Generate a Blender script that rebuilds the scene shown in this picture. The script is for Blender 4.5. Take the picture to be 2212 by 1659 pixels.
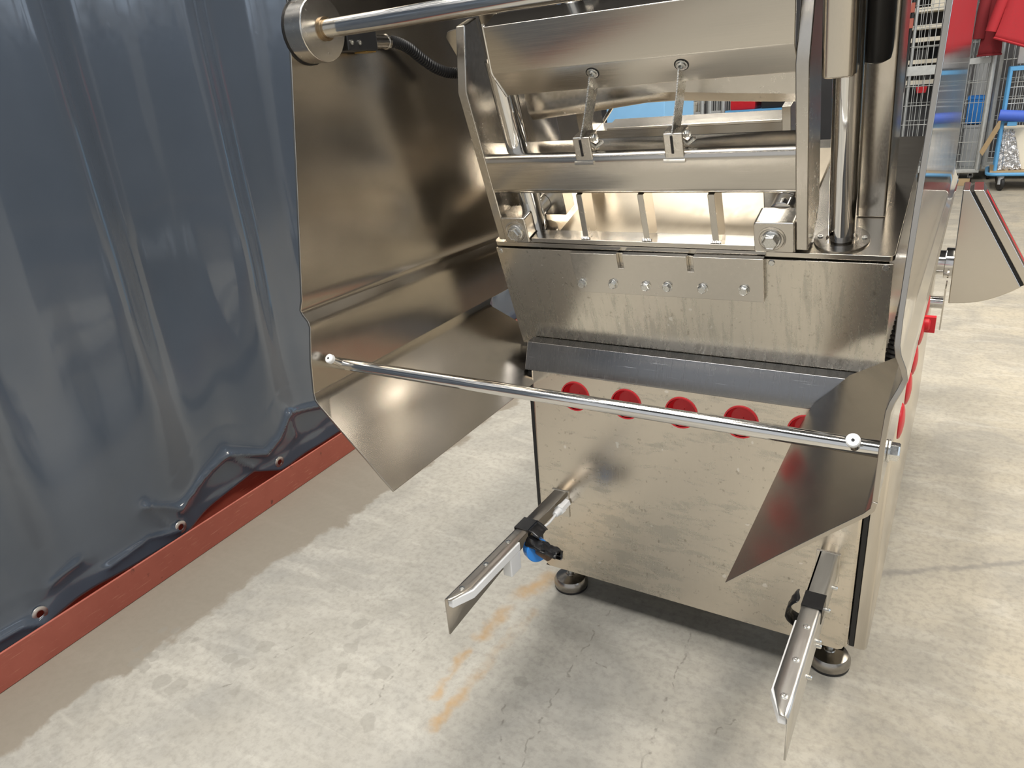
import bpy, bmesh, math, random
from mathutils import Vector, Matrix, noise as mnoise
random.seed(7)
PI = math.pi
for o in list(bpy.data.objects):
    bpy.data.objects.remove(o)
S = bpy.context.scene
COL = S.collection

# ------------------------------------------------------------------ camera
cam_d = bpy.data.cameras.new('camera'); cam = bpy.data.objects.new('camera', cam_d); COL.objects.link(cam)
R_ = Vector((0.85381114, 0.51500586, -0.07599674))
D_ = Vector((0.13117056, -0.35410272, -0.92596196))
F_ = Vector((-0.50378649, 0.78062810, -0.36989045))
m = Matrix.Identity(4)
for i in range(3):
    m[i][0] = R_[i]; m[i][1] = -D_[i]; m[i][2] = -F_[i]
m.translation = Vector((0, 0, 1.2))
cam.matrix_world = m
cam_d.sensor_fit = 'HORIZONTAL'; cam_d.sensor_width = 36.0
cam_d.lens = 36.0 * 1561.69 / 2212.0
cam_d.clip_start = 0.02; cam_d.clip_end = 200
S.camera = cam

# ------------------------------------------------------------------ world, lights, exposure
w = bpy.data.worlds.new('hall_daylight'); S.world = w; w.use_nodes = True
bg = w.node_tree.nodes['Background']; bg.inputs[0].default_value = (0.93, 0.96, 1.0, 1); bg.inputs[1].default_value = 0.7
S.view_settings.view_transform = 'Standard'; S.view_settings.look = 'None'
S.view_settings.exposure = 0.0; S.view_settings.gamma = 1.0; S.view_settings.use_curve_mapping = False

def area(name, loc, target, sx, sy, power, col):
    d = bpy.data.lights.new(name, 'AREA'); d.shape = 'RECTANGLE'; d.size = sx; d.size_y = sy
    d.energy = power; d.color = col
    o = bpy.data.objects.new(name, d); COL.objects.link(o); o.location = loc
    o.rotation_euler = (Vector(target) - Vector(loc)).to_track_quat('-Z', 'Y').to_euler()
    return o
LIGHTS = [
    ('skylight_and_fill', (-1.95, 3.0, 5.75), (-1.95, 3.0, 0), 0.9, 5.0, 360, (1.0, 0.95, 0.86)),
    ('skylight_and_fill', (2.6, 4.6, 5.75), (2.6, 4.6, 0), 0.9, 8.0, 520, (1.0, 0.92, 0.80)),
    ('skylight_and_fill', (-0.7, -0.9, 5.75), (-0.7, -0.9, 0), 6.0, 1.2, 470, (1.0, 0.965, 0.91)),  # overhead strip added as fill to brighten the floor before the machine
]
for a in LIGHTS:
    area(*a)

# ------------------------------------------------------------------ frames and mesh helpers
T = 0.33326
CT, ST = math.cos(T), math.sin(T)
def W(x, y, z): return Vector((x, y, z))
def H(x, v, u): return Vector((x, v * CT - u * ST, v * ST + u * CT))   # tilted frame of the press table

class MB:
    def __init__(s): s.v = []; s.f = []; s.mi = []
    def add(s, vs, fs, mi=0):
        o = len(s.v); s.v += [Vector(p) for p in vs]
        for f in fs: s.f.append([i + o for i in f]); s.mi.append(mi)
        return s
    def box(s, x0, x1, y0, y1, z0, z1, fr=W, mi=0):
        vs = [fr(x, y, z) for z in (z0, z1) for y in (y0, y1) for x in (x0, x1)]
        return s.add(vs, [(0, 2, 3, 1), (4, 5, 7, 6), (0, 1, 5, 4), (2, 6, 7, 3), (0, 4, 6, 2), (1, 3, 7, 5)], mi)
    def loft(s, rings, close=True, caps=True, mi=0):
        n = len(rings[0]); vs = [p for r in rings for p in r]; fs = []
        for k in range(len(rings) - 1):
            for i in range(n if close else n - 1):
                j = (i + 1) % n
                fs.append((k * n + i, k * n + j, (k + 1) * n + j, (k + 1) * n + i))
        if caps and close:
            fs.append(tuple(reversed(range(n)))); fs.append(tuple(range((len(rings) - 1) * n, len(rings) * n)))
        return s.add(vs, fs, mi)
    def prism(s, prof, a0, a1, axis='x', fr=W, mi=0):
        def P(p, q, a):
            return fr(a, p, q) if axis == 'x' else (fr(p, a, q) if axis == 'y' else fr(p, q, a))
        return s.loft([[P(p, q, a0) for p, q in prof], [P(p, q, a1) for p, q in prof]], mi=mi)
    def tube(s, path, r, n=14, caps=True, mi=0):
        path = [Vector(p) for p in path]; rings = []
        up = None
        for i, p in enumerate(path):
            t = (path[min(i + 1, len(path) - 1)] - path[max(i - 1, 0)]).normalized()
            if up is None:
                up = Vector((0, 0, 1)) if abs(t.z) < .9 else Vector((0, 1, 0))
            a = t.cross(up).normalized(); b = a.cross(t).normalized(); up = b
            rr = r[i] if isinstance(r, (list, tuple)) else r
            rings.append([p + (a * math.cos(2 * PI * k / n) + b * math.sin(2 * PI * k / n)) * rr for k in range(n)])
        return s.loft(rings, caps=caps, mi=mi)
    def lathe(s, prof, org, axis, n=28, mi=0, ph=0.0, caps=True):       # prof: (radius, height)
        org = Vector(org); axis = Vector(axis).normalized()
        a = axis.orthogonal().normalized(); b = axis.cross(a)
        rings = [[org + axis * h + (a * math.cos(2 * PI * k / n + ph) + b * math.sin(2 * PI * k / n + ph)) * max(r, 1e-5) for k in range(n)] for r, h in prof]
        return s.loft(rings, caps=caps, mi=mi)
    def grid(s, rows, mi=0):
        return s.loft(rows, close=False, caps=False, mi=mi)

ORG = {}
def new_obj(name, me, parent, loc):
    o = bpy.data.objects.new(name, me); COL.objects.link(o)
    if parent is not None:
        o.parent = parent; o.location = loc - ORG[parent]
    else:
        o.location = loc
    ORG[o] = Vector(loc)
    return o
def build(name, mb, mats, parent=None, moff=0, bevel=0.0, seg=2, sharp=35, solid=0.0, loc=None, sub=0, off=-1.0, smooth=True):
    if not isinstance(mats, (list, tuple)): mats = [mats]
    if loc is None:
        xs = [p.x for p in mb.v]; ys = [p.y for p in mb.v]; zs = [p.z for p in mb.v]
        loc = Vector(((min(xs) + max(xs)) / 2, (min(ys) + max(ys)) / 2, (min(zs) + max(zs)) / 2))
    loc = Vector(loc)
    me = bpy.data.meshes.new(name); me.from_pydata([p - loc for p in mb.v], [], mb.f)
    for mt in mats: me.materials.append(mt)
    me.polygons.foreach_set('material_index', mb.mi)
    if not (len(me.polygons) and solid):
        bm = bmesh.new(); bm.from_mesh(me); bmesh.ops.recalc_face_normals(bm, faces=bm.faces); bm.to_mesh(me); bm.free()
    if smooth:
        me.polygons.foreach_set('use_smooth', [True] * len(me.polygons))
        me.set_sharp_from_angle(angle=math.radians(sharp))
    me.update()
    o = new_obj(name, me, parent, loc)
    if sub:
        md = o.modifiers.new('subdivision', 'SUBSURF'); md.levels = sub; md.render_levels = sub
    if solid:
        md = o.modifiers.new('thickness', 'SOLIDIFY'); md.thickness = solid; md.offset = off; md.material_offset = moff
    if bevel:
        md = o.modifiers.new('edge', 'BEVEL'); md.width = bevel; md.segments = seg; md.limit_method = 'ANGLE'; md.angle_limit = math.radians(40)
        md.harden_normals = True
    return o
def empty(name, loc, parent=None):
    o = bpy.data.objects.new(name, None); COL.objects.link(o); o.empty_display_size = .05
    loc = Vector(loc)
    if parent is not None: o.parent = parent; o.location = loc - ORG[parent]
    else: o.location = loc
    ORG[o] = loc
    return o
def copy_to(o, loc, parent, rot=None):
    c = o.copy(); COL.objects.link(c); c.parent = parent; c.location = Vector(loc) - (ORG[parent] if parent else Vector())
    ORG[c] = Vector(loc)
    if rot is not None: c.rotation_euler = rot
    return c
def tag(o, label=None, cat=None, group=None, kind=None):
    if label: o['label'] = label
    if cat: o['category'] = cat
    if group: o['group'] = group
    if kind: o['kind'] = kind
    return o

# ------------------------------------------------------------------ materials
MATS = {}
class NT:
    def __init__(s, m):
        s.m = m; s.nt = m.node_tree; s.n = s.nt.nodes; s.l = s.nt.links; s.b = s.n['Principled BSDF']
    def new(s, t, **k):
        n = s.n.new(t)
        for a, v in k.items(): setattr(n, a, v)
        return n
    def link(s, a, b): s.l.new(a, b)
    def coord(s, scale=(1, 1, 1), rot=(0, 0, 0), world=False):
        tc = s.new('ShaderNodeTexCoord'); mp = s.new('ShaderNodeMapping')
        mp.inputs['Scale'].default_value = scale; mp.inputs['Rotation'].default_value = rot
        if world:
            g = s.new('ShaderNodeNewGeometry'); s.link(g.outputs['Position'], mp.inputs[0])
        else:
            s.link(tc.outputs['Object'], mp.inputs[0])
        return mp.outputs[0]
    def noise(s, vec, scale, detail=4, rough=.55, dist=0):
        n = s.new('ShaderNodeTexNoise'); n.inputs['Scale'].default_value = scale; n.inputs['Detail'].default_value = detail
        n.inputs['Roughness'].default_value = rough; n.inputs['Distortion'].default_value = dist
        s.link(vec, n.inputs['Vector']); return n.outputs['Fac']
    def ramp(s, fac, stops):
        r = s.new('ShaderNodeValToRGB')
        e = r.color_ramp.elements
        while len(e) > 1: e.remove(e[-1])
        e[0].position = stops[0][0]; e[0].color = (*stops[0][1], 1) if not isinstance(stops[0][1], float) else (stops[0][1],) * 3 + (1,)
        for p, c in stops[1:]:
            k = e.new(p); k.color = (*c, 1) if not isinstance(c, float) else (c, c, c, 1)
        s.link(fac, r.inputs[0]); return r.outputs[0]
    def mix(s, fac, a, b, mode='MIX'):
        x = s.new('ShaderNodeMix', data_type='RGBA', blend_type=mode)
        for v, i in ((fac, 0), (a, 6), (b, 7)):
            if isinstance(v, bpy.types.NodeSocket): s.link(v, x.inputs[i])
            elif i == 0: x.inputs[0].default_value = v
            else: x.inputs[i].default_value = (*v, 1)
        return x.outputs[2]
    def math(s, op, a, b=None, c=None):
        x = s.new('ShaderNodeMath', operation=op)
        for v, i in ((a, 0), (b, 1), (c, 2)):
            if v is None: continue
            if isinstance(v, bpy.types.NodeSocket): s.link(v, x.inputs[i])
            else: x.inputs[i].default_value = v
        return x.outputs[0]
    def maprange(s, v, a, b, c=0., d=1., smooth=False):
        x = s.new('ShaderNodeMapRange'); x.interpolation_type = 'SMOOTHSTEP' if smooth else 'LINEAR'
        s.link(v, x.inputs[0])
        for i, q in zip((1, 2, 3, 4), (a, b, c, d)): x.inputs[i].default_value = q
        return x.outputs[0]
    def bump(s, h, strength=.2, dist=.002):
        b = s.new('ShaderNodeBump'); b.inputs['Strength'].default_value = strength; b.inputs['Distance'].default_value = dist
        s.link(h, b.inputs['Height']); s.link(b.outputs[0], s.b.inputs['Normal'])
    def col(s, v):
        if isinstance(v, bpy.types.NodeSocket): s.link(v, s.b.inputs['Base Color'])
        else: s.b.inputs['Base Color'].default_value = (*v, 1)
    def rough(s, v):
        if isinstance(v, bpy.types.NodeSocket): s.link(v, s.b.inputs['Roughness'])
        else: s.b.inputs['Roughness'].default_value = v
def nmat(name, col=(.5, .5, .5), rough=.5, metal=0., spec=None):
    mt = bpy.data.materials.new(name); mt.use_nodes = True; t = NT(mt)
    t.col(col); t.rough(rough); t.b.inputs['Metallic'].default_value = metal
    if spec is not None: t.b.inputs['Specular IOR Level'].default_value = spec
    return mt, t
def plain(name, col, rough=.5, metal=0., nz=.12, scale=30, bump=0.):
    mt, t = nmat(name, col, rough, metal)
    v = t.coord((1, 1, 1)); f = t.noise(v, scale, 5)
    t.col(t.mix(f, tuple(c * (1 - nz) for c in col), tuple(min(1, c * (1 + nz)) for c in col)))
    t.rough(t.maprange(f, .3, .7, max(0.02, rough - .06), rough + .06))
    if bump: t.bump(f, bump, .002)
    return mt
def steel(name, col=(.60, .565, .51), rough=.30, brush=(3, 3, 160), nz=.10, bump=.05, rv=.08):
    mt, t = nmat(name, col, rough, 1.0)
    v = t.coord(brush); f = t.noise(v, 6, 5, .6)
    v2 = t.coord((1, 1, 1)); g = t.noise(v2, 7, 4)
    fac = t.math('ADD', t.math('MULTIPLY', f, .6), t.math('MULTIPLY', g, .4))
    t.col(t.mix(fac, tuple(c * (1 - nz) for c in col), tuple(min(1, c * (1 + nz)) for c in col)))
    t.rough(t.maprange(fac, .3, .7, max(.03, rough - rv), rough + rv))
    if bump: t.bump(f, bump, .001)
    return mt
M = {}
M['steel'] = steel('brushed_steel', rough=.20, brush=(2, 90, 90), rv=.04, bump=.02)
M['steel_v'] = steel('brushed_steel_upright', rough=.20, brush=(90, 90, 2), rv=.04, bump=.02)
M['steel_guard'] = steel('satin_steel_sheet', (.46, .425, .375), .25, (3, 3, 3), .06, 0, .02)
M['steel_bright'] = steel('bright_steel_sheet', (.56, .55, .54), .085, (3, 3, 3), .05, 0, .02)
M['steel_pol'] = steel('polished_steel', (.70, .69, .67), .10, (2, 60, 60), .06, .0, .03)
M['chrome'] = steel('chromed_steel', (.74, .74, .74), .06, (2, 2, 2), .03, .0, .02)
M['steel_dark'] = steel('dull_dark_steel', (.36, .335, .30), .24, (3, 60, 60), .1, .01, .04)
M['steel_cast'] = steel('machined_steel', (.62, .585, .53), .24, (25, 25, 25), .12, .015, .05)
M['steel_arm'] = steel('dull_arm_steel', (.52, .48, .43), .30, (40, 3, 40), .06, 0, .03)
M['alu'] = steel('dull_aluminium', (.66, .645, .61), .36, (40, 3, 40), .1, .03, .06)
M['eyelet'] = steel('nickel_eyelet', (.82, .81, .79), .38, (20, 20, 20), .05, 0)
M['bed'] = steel('scuffed_bed_steel', (.36, .315, .25), .36, (14, 3, 14), .22, .06, .07)
M['zinc'] = steel('zinc_bolt_steel', (.68, .68, .66), .26, (40, 40, 40), .18, .02)
M['galv'] = plain('galvanised_steel', (.52, .54, .54), .45, .6, .18, 40)
M['rubber'] = plain('black_rubber', (.012, .012, .013), .45, 0, .2, 40)
M['tape'] = plain('black_tape', (.01, .01, .011), .22, 0, .3, 25, .4)
M['white_pl'] = plain('white_plastic', (.80, .81, .82), .35, 0, .03, 20)
M['blue_pl'] = plain('blue_plastic', (.02, .23, .72), .35, 0, .1, 25)
M['brown'] = plain('brown_sensor_resin', (.10, .055, .03), .45, 0, .4, 60)
M['red_pl'] = plain('red_plastic', (.52, .012, .022), .38, 0, .08, 30)
M['yellow'] = plain('yellow_plastic', (.80, .48, .02), .4, 0, .05, 30)
M['black'] = plain('black_plastic', (.015, .015, .016), .4, 0, .1, 30)
M['brass'] = plain('brass_fitting', (.42, .27, .08), .4, .8, .2, 60)
M['bronze'] = steel('bronze_bush', (.36, .27, .17), .35, (20, 20, 20))
M['red_fab'] = plain('red_fabric', (.40, .022, .032), .85, 0, .16, 60, .3)
M['dkred_fab'] = plain('dark_red_fabric', (.20, .014, .02), .85, 0, .2, 60, .3)
M['navy'] = plain('navy_fabric', (.02, .025, .05), .9, 0, .2, 50)
M['blue_paint'] = plain('light_blue_paint', (.10, .33, .62), .4, 0, .1, 30)
M['sky_box'] = plain('sky_blue_board', (.24, .50, .80), .5, 0, .05, 20)
M['blue_foam'] = plain('blue_foam', (.05, .12, .55), .6, 0, .1, 40)
M['wood'] = plain('rough_timber', (.42, .31, .18), .7, 0, .25, 12)
M['cream'] = plain('cream_board', (.72, .68, .58), .6, 0, .08, 15)
M['grey_pl'] = plain('grey_plastic', (.40, .42, .44), .5, 0, .1, 20)
M['dark_wall'] = plain('dark_painted_wall', (.075, .075, .08), .8, 0, .3, 3)
M['ceil'] = plain('dark_roof_sheet', (.07, .072, .08), .75, 0, .25, 2)
M['wall_light'] = plain('pale_wall_panel', (.42, .43, .43), .7, 0, .12, 1.5)
mt, t = nmat('daylit_pane', (.8, .85, .9), .3); t.b.inputs['Emission Color'].default_value = (.62, .78, 1.0, 1); t.b.inputs['Emission Strength'].default_value = 2.2; M['day'] = mt
M['foil'] = None
mt, t = nmat('crumpled_foil', (.72, .72, .73), .22, .75)
v = t.coord(); f = t.noise(v, 26, 3, .5, 1.2); t.bump(f, 1.0, .02); t.col(t.mix(f, (.35, .36, .38), (.85, .85, .86))); M['foil'] = mt
M['dkpaint'] = plain('dark_brown_paint', (.022, .019, .017), .45, .3, .2, 20)

# stained steel of the sloping apron (drip streaks) and of the lower panel (smeared film)
def stained(name, scale, rot, lo, hi, base=(.68, .635, .56), film=(.55, .525, .47)):
    mt, t = nmat(name, base, .3, 1.0)
    v = t.coord(scale, rot); f = t.noise(v, 5, 9, .68, .35)
    v3 = t.coord((1, 1, 1)); big = t.noise(v3, 3.2, 3)
    k = t.maprange(t.math('ADD', t.math('MULTIPLY', f, .62), t.math('MULTIPLY', big, .38)), lo, hi, 0, 1, True)
    fine = t.noise(t.coord((90, 90, 3)), 6, 4, .6)
    specks = t.maprange(t.noise(t.coord((1, 1, 1)), 95, 2), .66, .72)
    c = t.mix(k, base, film)
    c = t.mix(t.math('MULTIPLY', specks, .5), c, (.25, .22, .18))
    c = t.mix(t.maprange(fine, .3, .7, 0, .22), c, (.75, .70, .62))
    dots = t.maprange(t.noise(t.coord((1, 1, 1)), 46, 1), .765, .785)
    c = t.mix(t.math('MULTIPLY', dots, .7), c, (.9, .88, .84))
    t.col(c)
    t.rough(t.math('ADD', t.math('MULTIPLY', k, .05), t.maprange(fine, .3, .7, .22, .27)))
    t.bump(fine, .02, .001)
    return mt
M['apron'] = stained('drip_streaked_steel', (15, 1.6, 1.6), (0, 0, 0), .48, .60)
M['panel'] = stained('smeared_steel_panel', (2.6, 6, 9), (0, .30, 0), .49, .60, base=(.67, .615, .535), film=(.54, .51, .455))
mt, t = nmat('scratched_ledge_steel', (.40, .41, .43), .22, 1.0)
f = t.noise(t.coord((70, 2, 2)), 6, 5, .6); sc = t.maprange(t.noise(t.coord((3, 120, 120)), 5, 3), .66, .74)
t.col(t.mix(sc, (.25, .25, .255), (.55, .55, .56))); t.rough(t.maprange(f, .3, .7, .16, .30)); M['ledge'] = mt

# red oxide primer on the floor channel
mt, t = nmat('red_primer_paint', (.33, .085, .06), .55)
v = t.coord((1, 1, 1), world=True); f = t.noise(v, 9, 6, .6); sc = t.noise(t.coord((30, 3, 60), world=True), 5, 4)
c = t.mix(f, (.27, .062, .042), (.41, .115, .08)); c = t.mix(t.maprange(sc, .62, .72), c, (.47, .19, .13))
t.col(t.mix(t.maprange(t.noise(v, 30, 4), .66, .75), c, (.12, .04, .03))); t.bump(f, .1, .002); M['primer'] = mt

# dark blue PVC curtain
mt, t = nmat('slate_blue_pvc', (.08, .095, .125), .15, 0, .6)
v = t.coord((1, 1, 1), world=True); f = t.noise(v, 4, 5); g = t.noise(v, 60, 4, .6)
t.col(t.mix(f, (.058, .074, .100), (.078, .095, .124))); t.rough(t.maprange(g, .3, .7, .11, .19))
wr = t.noise(t.coord((1.0, 3.0, 1.0), world=True), 3.0, 3, .45, .3)
cr = t.maprange(t.noise(t.coord((1, 1, 1), world=True), 13, 3, .5, 1.5), .66, .80, 0, 1)
t.bump(t.math('ADD', wr, t.math('MULTIPLY', cr, .06)), .16, .02); t.b.inputs['Coat Weight'].default_value = .5; t.b.inputs['Coat Roughness'].default_value = .06; M['pvc'] = mt

# concrete floor: tone patches, drip spots, rust streaks, saw cut
mt, t = nmat('worn_concrete', (.42, .38, .30), .62)
v = t.coord((1, 1, 1), world=True)
n1 = t.noise(v, 1.3, 6, .6); n2 = t.noise(v, 7, 7, .62, .4); n3 = t.noise(v, 60, 5, .65); n4 = t.noise(v, 3.1, 6, .6, .8)
sm = t.noise(t.coord((1.5, 6, 1), (0, 0, .5), world=True), 2.2, 5, .6, .8)
sx = t.new('ShaderNodeSeparateXYZ'); gp = t.new('ShaderNodeNewGeometry'); t.link(gp.outputs['Position'], sx.inputs[0])
warm = t.maprange(t.math('ADD', sx.outputs[0], t.math('MULTIPLY', n1, 1.2)), -.1, 1.0, 0, 1, True)
c = t.mix(warm, (.375, .36, .32), (.46, .412, .32))
c = t.mix(t.maprange(n1, .38, .62, 0, .55), c, (.27, .262, .24))
c = t.mix(t.maprange(n4, .48, .66, 0, .52), c, (.215, .212, .20))
c = t.mix(t.maprange(n2, .42, .68, 0, .45), c, (.27, .255, .22))
c = t.mix(t.maprange(sm, .50, .70, 0, .32), c, (.55, .53, .475))
c = t.mix(t.maprange(n3, .45, .72, 0, .46), c, (.17, .16, .14))
c = t.mix(t.maprange(n3, .32, .22, 0, .40), c, (.66, .63, .56))
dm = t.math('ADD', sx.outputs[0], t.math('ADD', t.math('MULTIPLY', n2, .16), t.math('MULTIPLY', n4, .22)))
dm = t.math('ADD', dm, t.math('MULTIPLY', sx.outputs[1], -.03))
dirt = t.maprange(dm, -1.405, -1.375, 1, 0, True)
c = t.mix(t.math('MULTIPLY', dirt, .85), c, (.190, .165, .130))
geo = t.new('ShaderNodeNewGeometry'); wob = t.new('ShaderNodeTexNoise'); wob.inputs['Scale'].default_value = 22; wob.inputs['Detail'].default_value = 3
t.link(geo.outputs['Position'], wob.inputs['Vector'])
vs = t.new('ShaderNodeVectorMath', operation='SUBTRACT'); t.link(wob.outputs['Color'], vs.inputs[0]); vs.inputs[1].default_value = (.5, .5, .5)
vsc = t.new('ShaderNodeVectorMath', operation='SCALE'); t.link(vs.outputs[0], vsc.inputs[0]); vsc.inputs['Scale'].default_value = .05
va = t.new('ShaderNodeVectorMath', operation='ADD'); t.link(geo.outputs['Position'], va.inputs[0]); t.link(vsc.outputs[0], va.inputs[1])
def dist_to(p):
    d = t.new('ShaderNodeVectorMath', operation='DISTANCE'); t.link(va.outputs[0], d.inputs[0]); d.inputs[1].default_value = (p[0], p[1], 0)
    return d.outputs['Value']
SPOTS = [(-1.609, .764, .011), (-1.58, .77, .012), (-1.533, .767, .014), (-1.554, .723, .013), (-1.549, .686, .018), (-1.613, .691, .013), (-1.322, .841, .022),
         (-1.502, .774, .010), (-1.535, .652, .020), (-1.564, .651, .014), (-1.365, .778, .018), (-1.332, .773, .019), (-1.266, .706, .014), (-1.092, .866, .018),
         (-1.128, .933, .019), (-1.453, .647, .022), (-1.406, .658, .026), (-1.164, 1.003, .020), (-1.0, .9, .022), (-.93, .78, .02), (-.70, 1.02, .018)]
sp = None
for x, y, r in SPOTS:
    q = t.maprange(dist_to((x, y)), r * 1.05, r * .85, 0, 1, True)
    sp = q if sp is None else t.math('MAXIMUM', sp, q)
c = t.mix(t.math('MULTIPLY', sp, .42), c, (.21, .20, .175))
def seg_dist(a, b, src):
    sub = t.new('ShaderNodeVectorMath', operation='SUBTRACT'); t.link(src, sub.inputs[0]); sub.inputs[1].default_value = (a[0], a[1], 0)
    L2 = (b[0] - a[0]) ** 2 + (b[1] - a[1]) ** 2
    dot = t.new('ShaderNodeVectorMath', operation='DOT_PRODUCT'); t.link(sub.outputs[0], dot.inputs[0]); dot.inputs[1].default_value = ((b[0] - a[0]) / L2, (b[1] - a[1]) / L2, 0)
    cl = t.new('ShaderNodeClamp'); t.link(dot.outputs['Value'], cl.inputs[0])
    pr = t.new('ShaderNodeVectorMath', operation='SCALE'); pr.inputs[0].default_value = (b[0] - a[0], b[1] - a[1], 0); t.link(cl.outputs[0], pr.inputs['Scale'])
    d = t.new('ShaderNodeVectorMath', operation='DISTANCE'); t.link(sub.outputs[0], d.inputs[0]); t.link(pr.outputs[0], d.inputs[1])
    return d.outputs['Value']
rust = None
for a, b, wd in (((-.818, 1.381), (-.853, 1.269), .028), ((-.853, 1.22), (-.861, 1.10), .020), ((-.861, 1.05), (-.849, .90), .012), ((-.79, 1.23), (-.798, 1.07), .018), ((-.800, 1.09), (-.80, .83), .016)):
    q = t.maprange(seg_dist(a, b, va.outputs[0]), wd * 1.4, 0, 0, 1.0, True)
    rust = q if rust is None else t.math('MAXIMUM', rust, q)
rust = t.math('MULTIPLY', rust, t.maprange(n2, .37, .62, .08, .72))
c = t.mix(rust, c, (.36, .22, .085))
crack = None
for a, b in (((-.618, 1.382), (-.626, 1.159)), ((-.626, 1.159), (-.607, .947)), ((-.607, .947), (-.585, .72)), ((-.42, 1.33), (-.36, .75)), ((-.82, 1.02), (-.75, 1.05)), ((-.66, 1.16), (-.55, 1.15)), ((-.70, .95), (-.52, .60)), ((-.45, .70), (-.10, .98)), ((-1.30, .70), (-1.24, .95)), ((-.30, 1.05), (-.26, 1.13)), ((-1.0, 1.2), (-.96, .8))):
    q = t.maprange(seg_dist(a, b, va.outputs[0]), .0035, .0008, 0, 1)
    crack = q if crack is None else t.math('MAXIMUM', crack, q)
c = t.mix(t.math('MULTIPLY', crack, .5), c, (.10, .09, .075))
ln = t.maprange(seg_dist((-.075, 1.743), (.30, 1.98), va.outputs[0]), .018, .002, 0, .55, True)
c = t.mix(ln, c, (.16, .155, .15))
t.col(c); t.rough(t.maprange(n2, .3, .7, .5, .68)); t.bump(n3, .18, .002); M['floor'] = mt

# ------------------------------------------------------------------ the hall: floor, roof, walls
def struct(name, mb, m, **k):
    o = build(name, mb, m, **k); o['kind'] = 'structure'; return o
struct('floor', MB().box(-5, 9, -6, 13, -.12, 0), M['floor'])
struct('ceiling', MB().box(-5, 9, -6, 13, 5.85, 6.0), M['ceil'])
struct('wall_back', MB().box(-5, 9, 12.0, 12.2, 0, 5.85), M['dark_wall'])
struct('wall_right', MB().box(8.8, 9, -6, 12.0, 0, 5.85), M['wall_light'])
for i, y in enumerate((-2.0, 1.4, 4.8, 8.2)):
    wn = struct('window_%d' % (i + 1), MB().box(8.74, 8.79, y - 1.5, y + 1.5, 2.7, 5.2), None or M['wall_light'])
    for k in range(3):
        build('pane', MB().box(8.72, 8.745, y - 1.42 + k * .96, y - 1.42 + k * .96 + .90, 2.78, 5.12), M['day'], wn)
struct('wall_left', MB().box(-5, -4.8, -6, 12.0, 0, 5.85), M['dark_wall'])

# ------------------------------------------------------------------ curtain and floor channel
RN = Vector((.998, .07, 0)).normalized(); RT = Vector((-.07, .998, 0)).normalized(); RD = -1.7339
def rail(s, off, z):            # s runs along the channel (about world y), off is the distance behind its front face
    p = RN * (RD - off) + RT * (s + .125)
    return Vector((p.x, p.y, z))
ch = MB()
prof = [(0, 0), (0, .093), (.007, .093), (.007, .009), (.110, .009), (.110, .19), (.117, .19), (.117, 0)]
ch.loft([[rail(s, p, z) for p, z in prof] for s in (-1.6, 4.4)])
o = build('floor_channel', ch, M['primer'], bevel=.0025)
tag(o, 'red oxide painted steel channel lying along the floor under the blue curtain', 'steel channel')

CREASES = [([(.933, .213), (.981, .114), (1.007, .093)], .007), ([(1.028, .151), (1.095, .171), (1.182, .202), (1.24, .22), (1.316, .184), (1.383, .155), (1.444, .188), (1.505, .248), (1.70, .20), (2.1, .26)], .012),
           ([(1.505, .248), (1.526, .156)], .007), ([(1.24, .22), (1.325, .128)], .008), ([(.40, .105), (.552, .096), (.596, .07)], .009), ([(.997, .092), (.916, .118), (.794, .10)], .007),
           ([(.648, .149), (.73, .155)], .007), ([(.933, .213), (1.028, .151)], .007)]
EYE = [-.24, .18, .595, 1.009, 1.428, 1.84, 2.25]
def seg2(p, a, b):
    ax, ay = a; bx, by = b; L = (bx - ax) ** 2 + (by - ay) ** 2
    k = max(0, min(1, ((p[0] - ax) * (bx - ax) + (p[1] - ay) * (by - ay)) / L))
    return math.hypot(p[0] - ax - k * (bx - ax), p[1] - ay - k * (by - ay))
def hem(s):
    lift = .046 * max(0.0, min((s - 1.04) / .28, (1.425 - s) / .10, 1.0)) if 1.04 < s < 1.425 else 0.0
    return .068 + lift + .006 * mnoise.noise(Vector((s * 3.1, 3, 0)))
def curt(s, z):
    up = min(1.0, max(0.0, (z - .15) / .6))
    q = .034 * math.sin(2 * PI * s / .47 + .9 + .5 * math.sin(z * .8)) + .010 * math.sin(2 * PI * s / .21 + 2.1 + z * .3)
    q += .018 * mnoise.noise(Vector((s * 1.7, z * .7, 1.0)))
    q = q * (.25 + .75 * up)
    q += .008 * mnoise.noise(Vector((s * 5, z * 3.5, 4.0))) * (1 - .55 * up)
    if z < .40 and .2 < s < 2.2:
        for pts, amp in CREASES:
            d = min(seg2((s, z), pts[i], pts[i + 1]) for i in range(len(pts) - 1))
            if d < .09: q += amp * (.75 * math.exp(-d / .030) + .8 * math.exp(-d / .0065))
    return -q                   # toward the hall
rows = []
zf = [i / 46 for i in range(47)]
SS = [-1.4 + .03 * i for i in range(57)] + [.30 + .0075 * i for i in range(188)] + [1.71 + .03 * i for i in range(84)]
levels = [.0 + .0065 * i for i in range(51)] + [.33 + .03 * i for i in range(1, 90)] + [3.1]
for lv in levels:
    row = []
    for s in SS:
        h0 = hem(s); z = h0 + lv * (1 - .0 * h0)
        q = curt(s, z)
        base = .062 if z > .12 else .062 - .012 * (1 - (z - .06) / .06)
        row.append(rail(s, base + q, z))
    rows.append(row)
cu = MB(); cu.grid(rows)
holes = [rail(e, .062 + curt(e, .10), .10) for e in EYE]
cu.f = [f for f in cu.f if min((sum((cu.v[i] for i in f), Vector()) / 4 - h).length for h in holes) > .0125]
cu.mi = [0] * len(cu.f)
curtain = build('curtain', cu, M['pvc'], solid=.0015, off=0, sharp=180)
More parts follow.
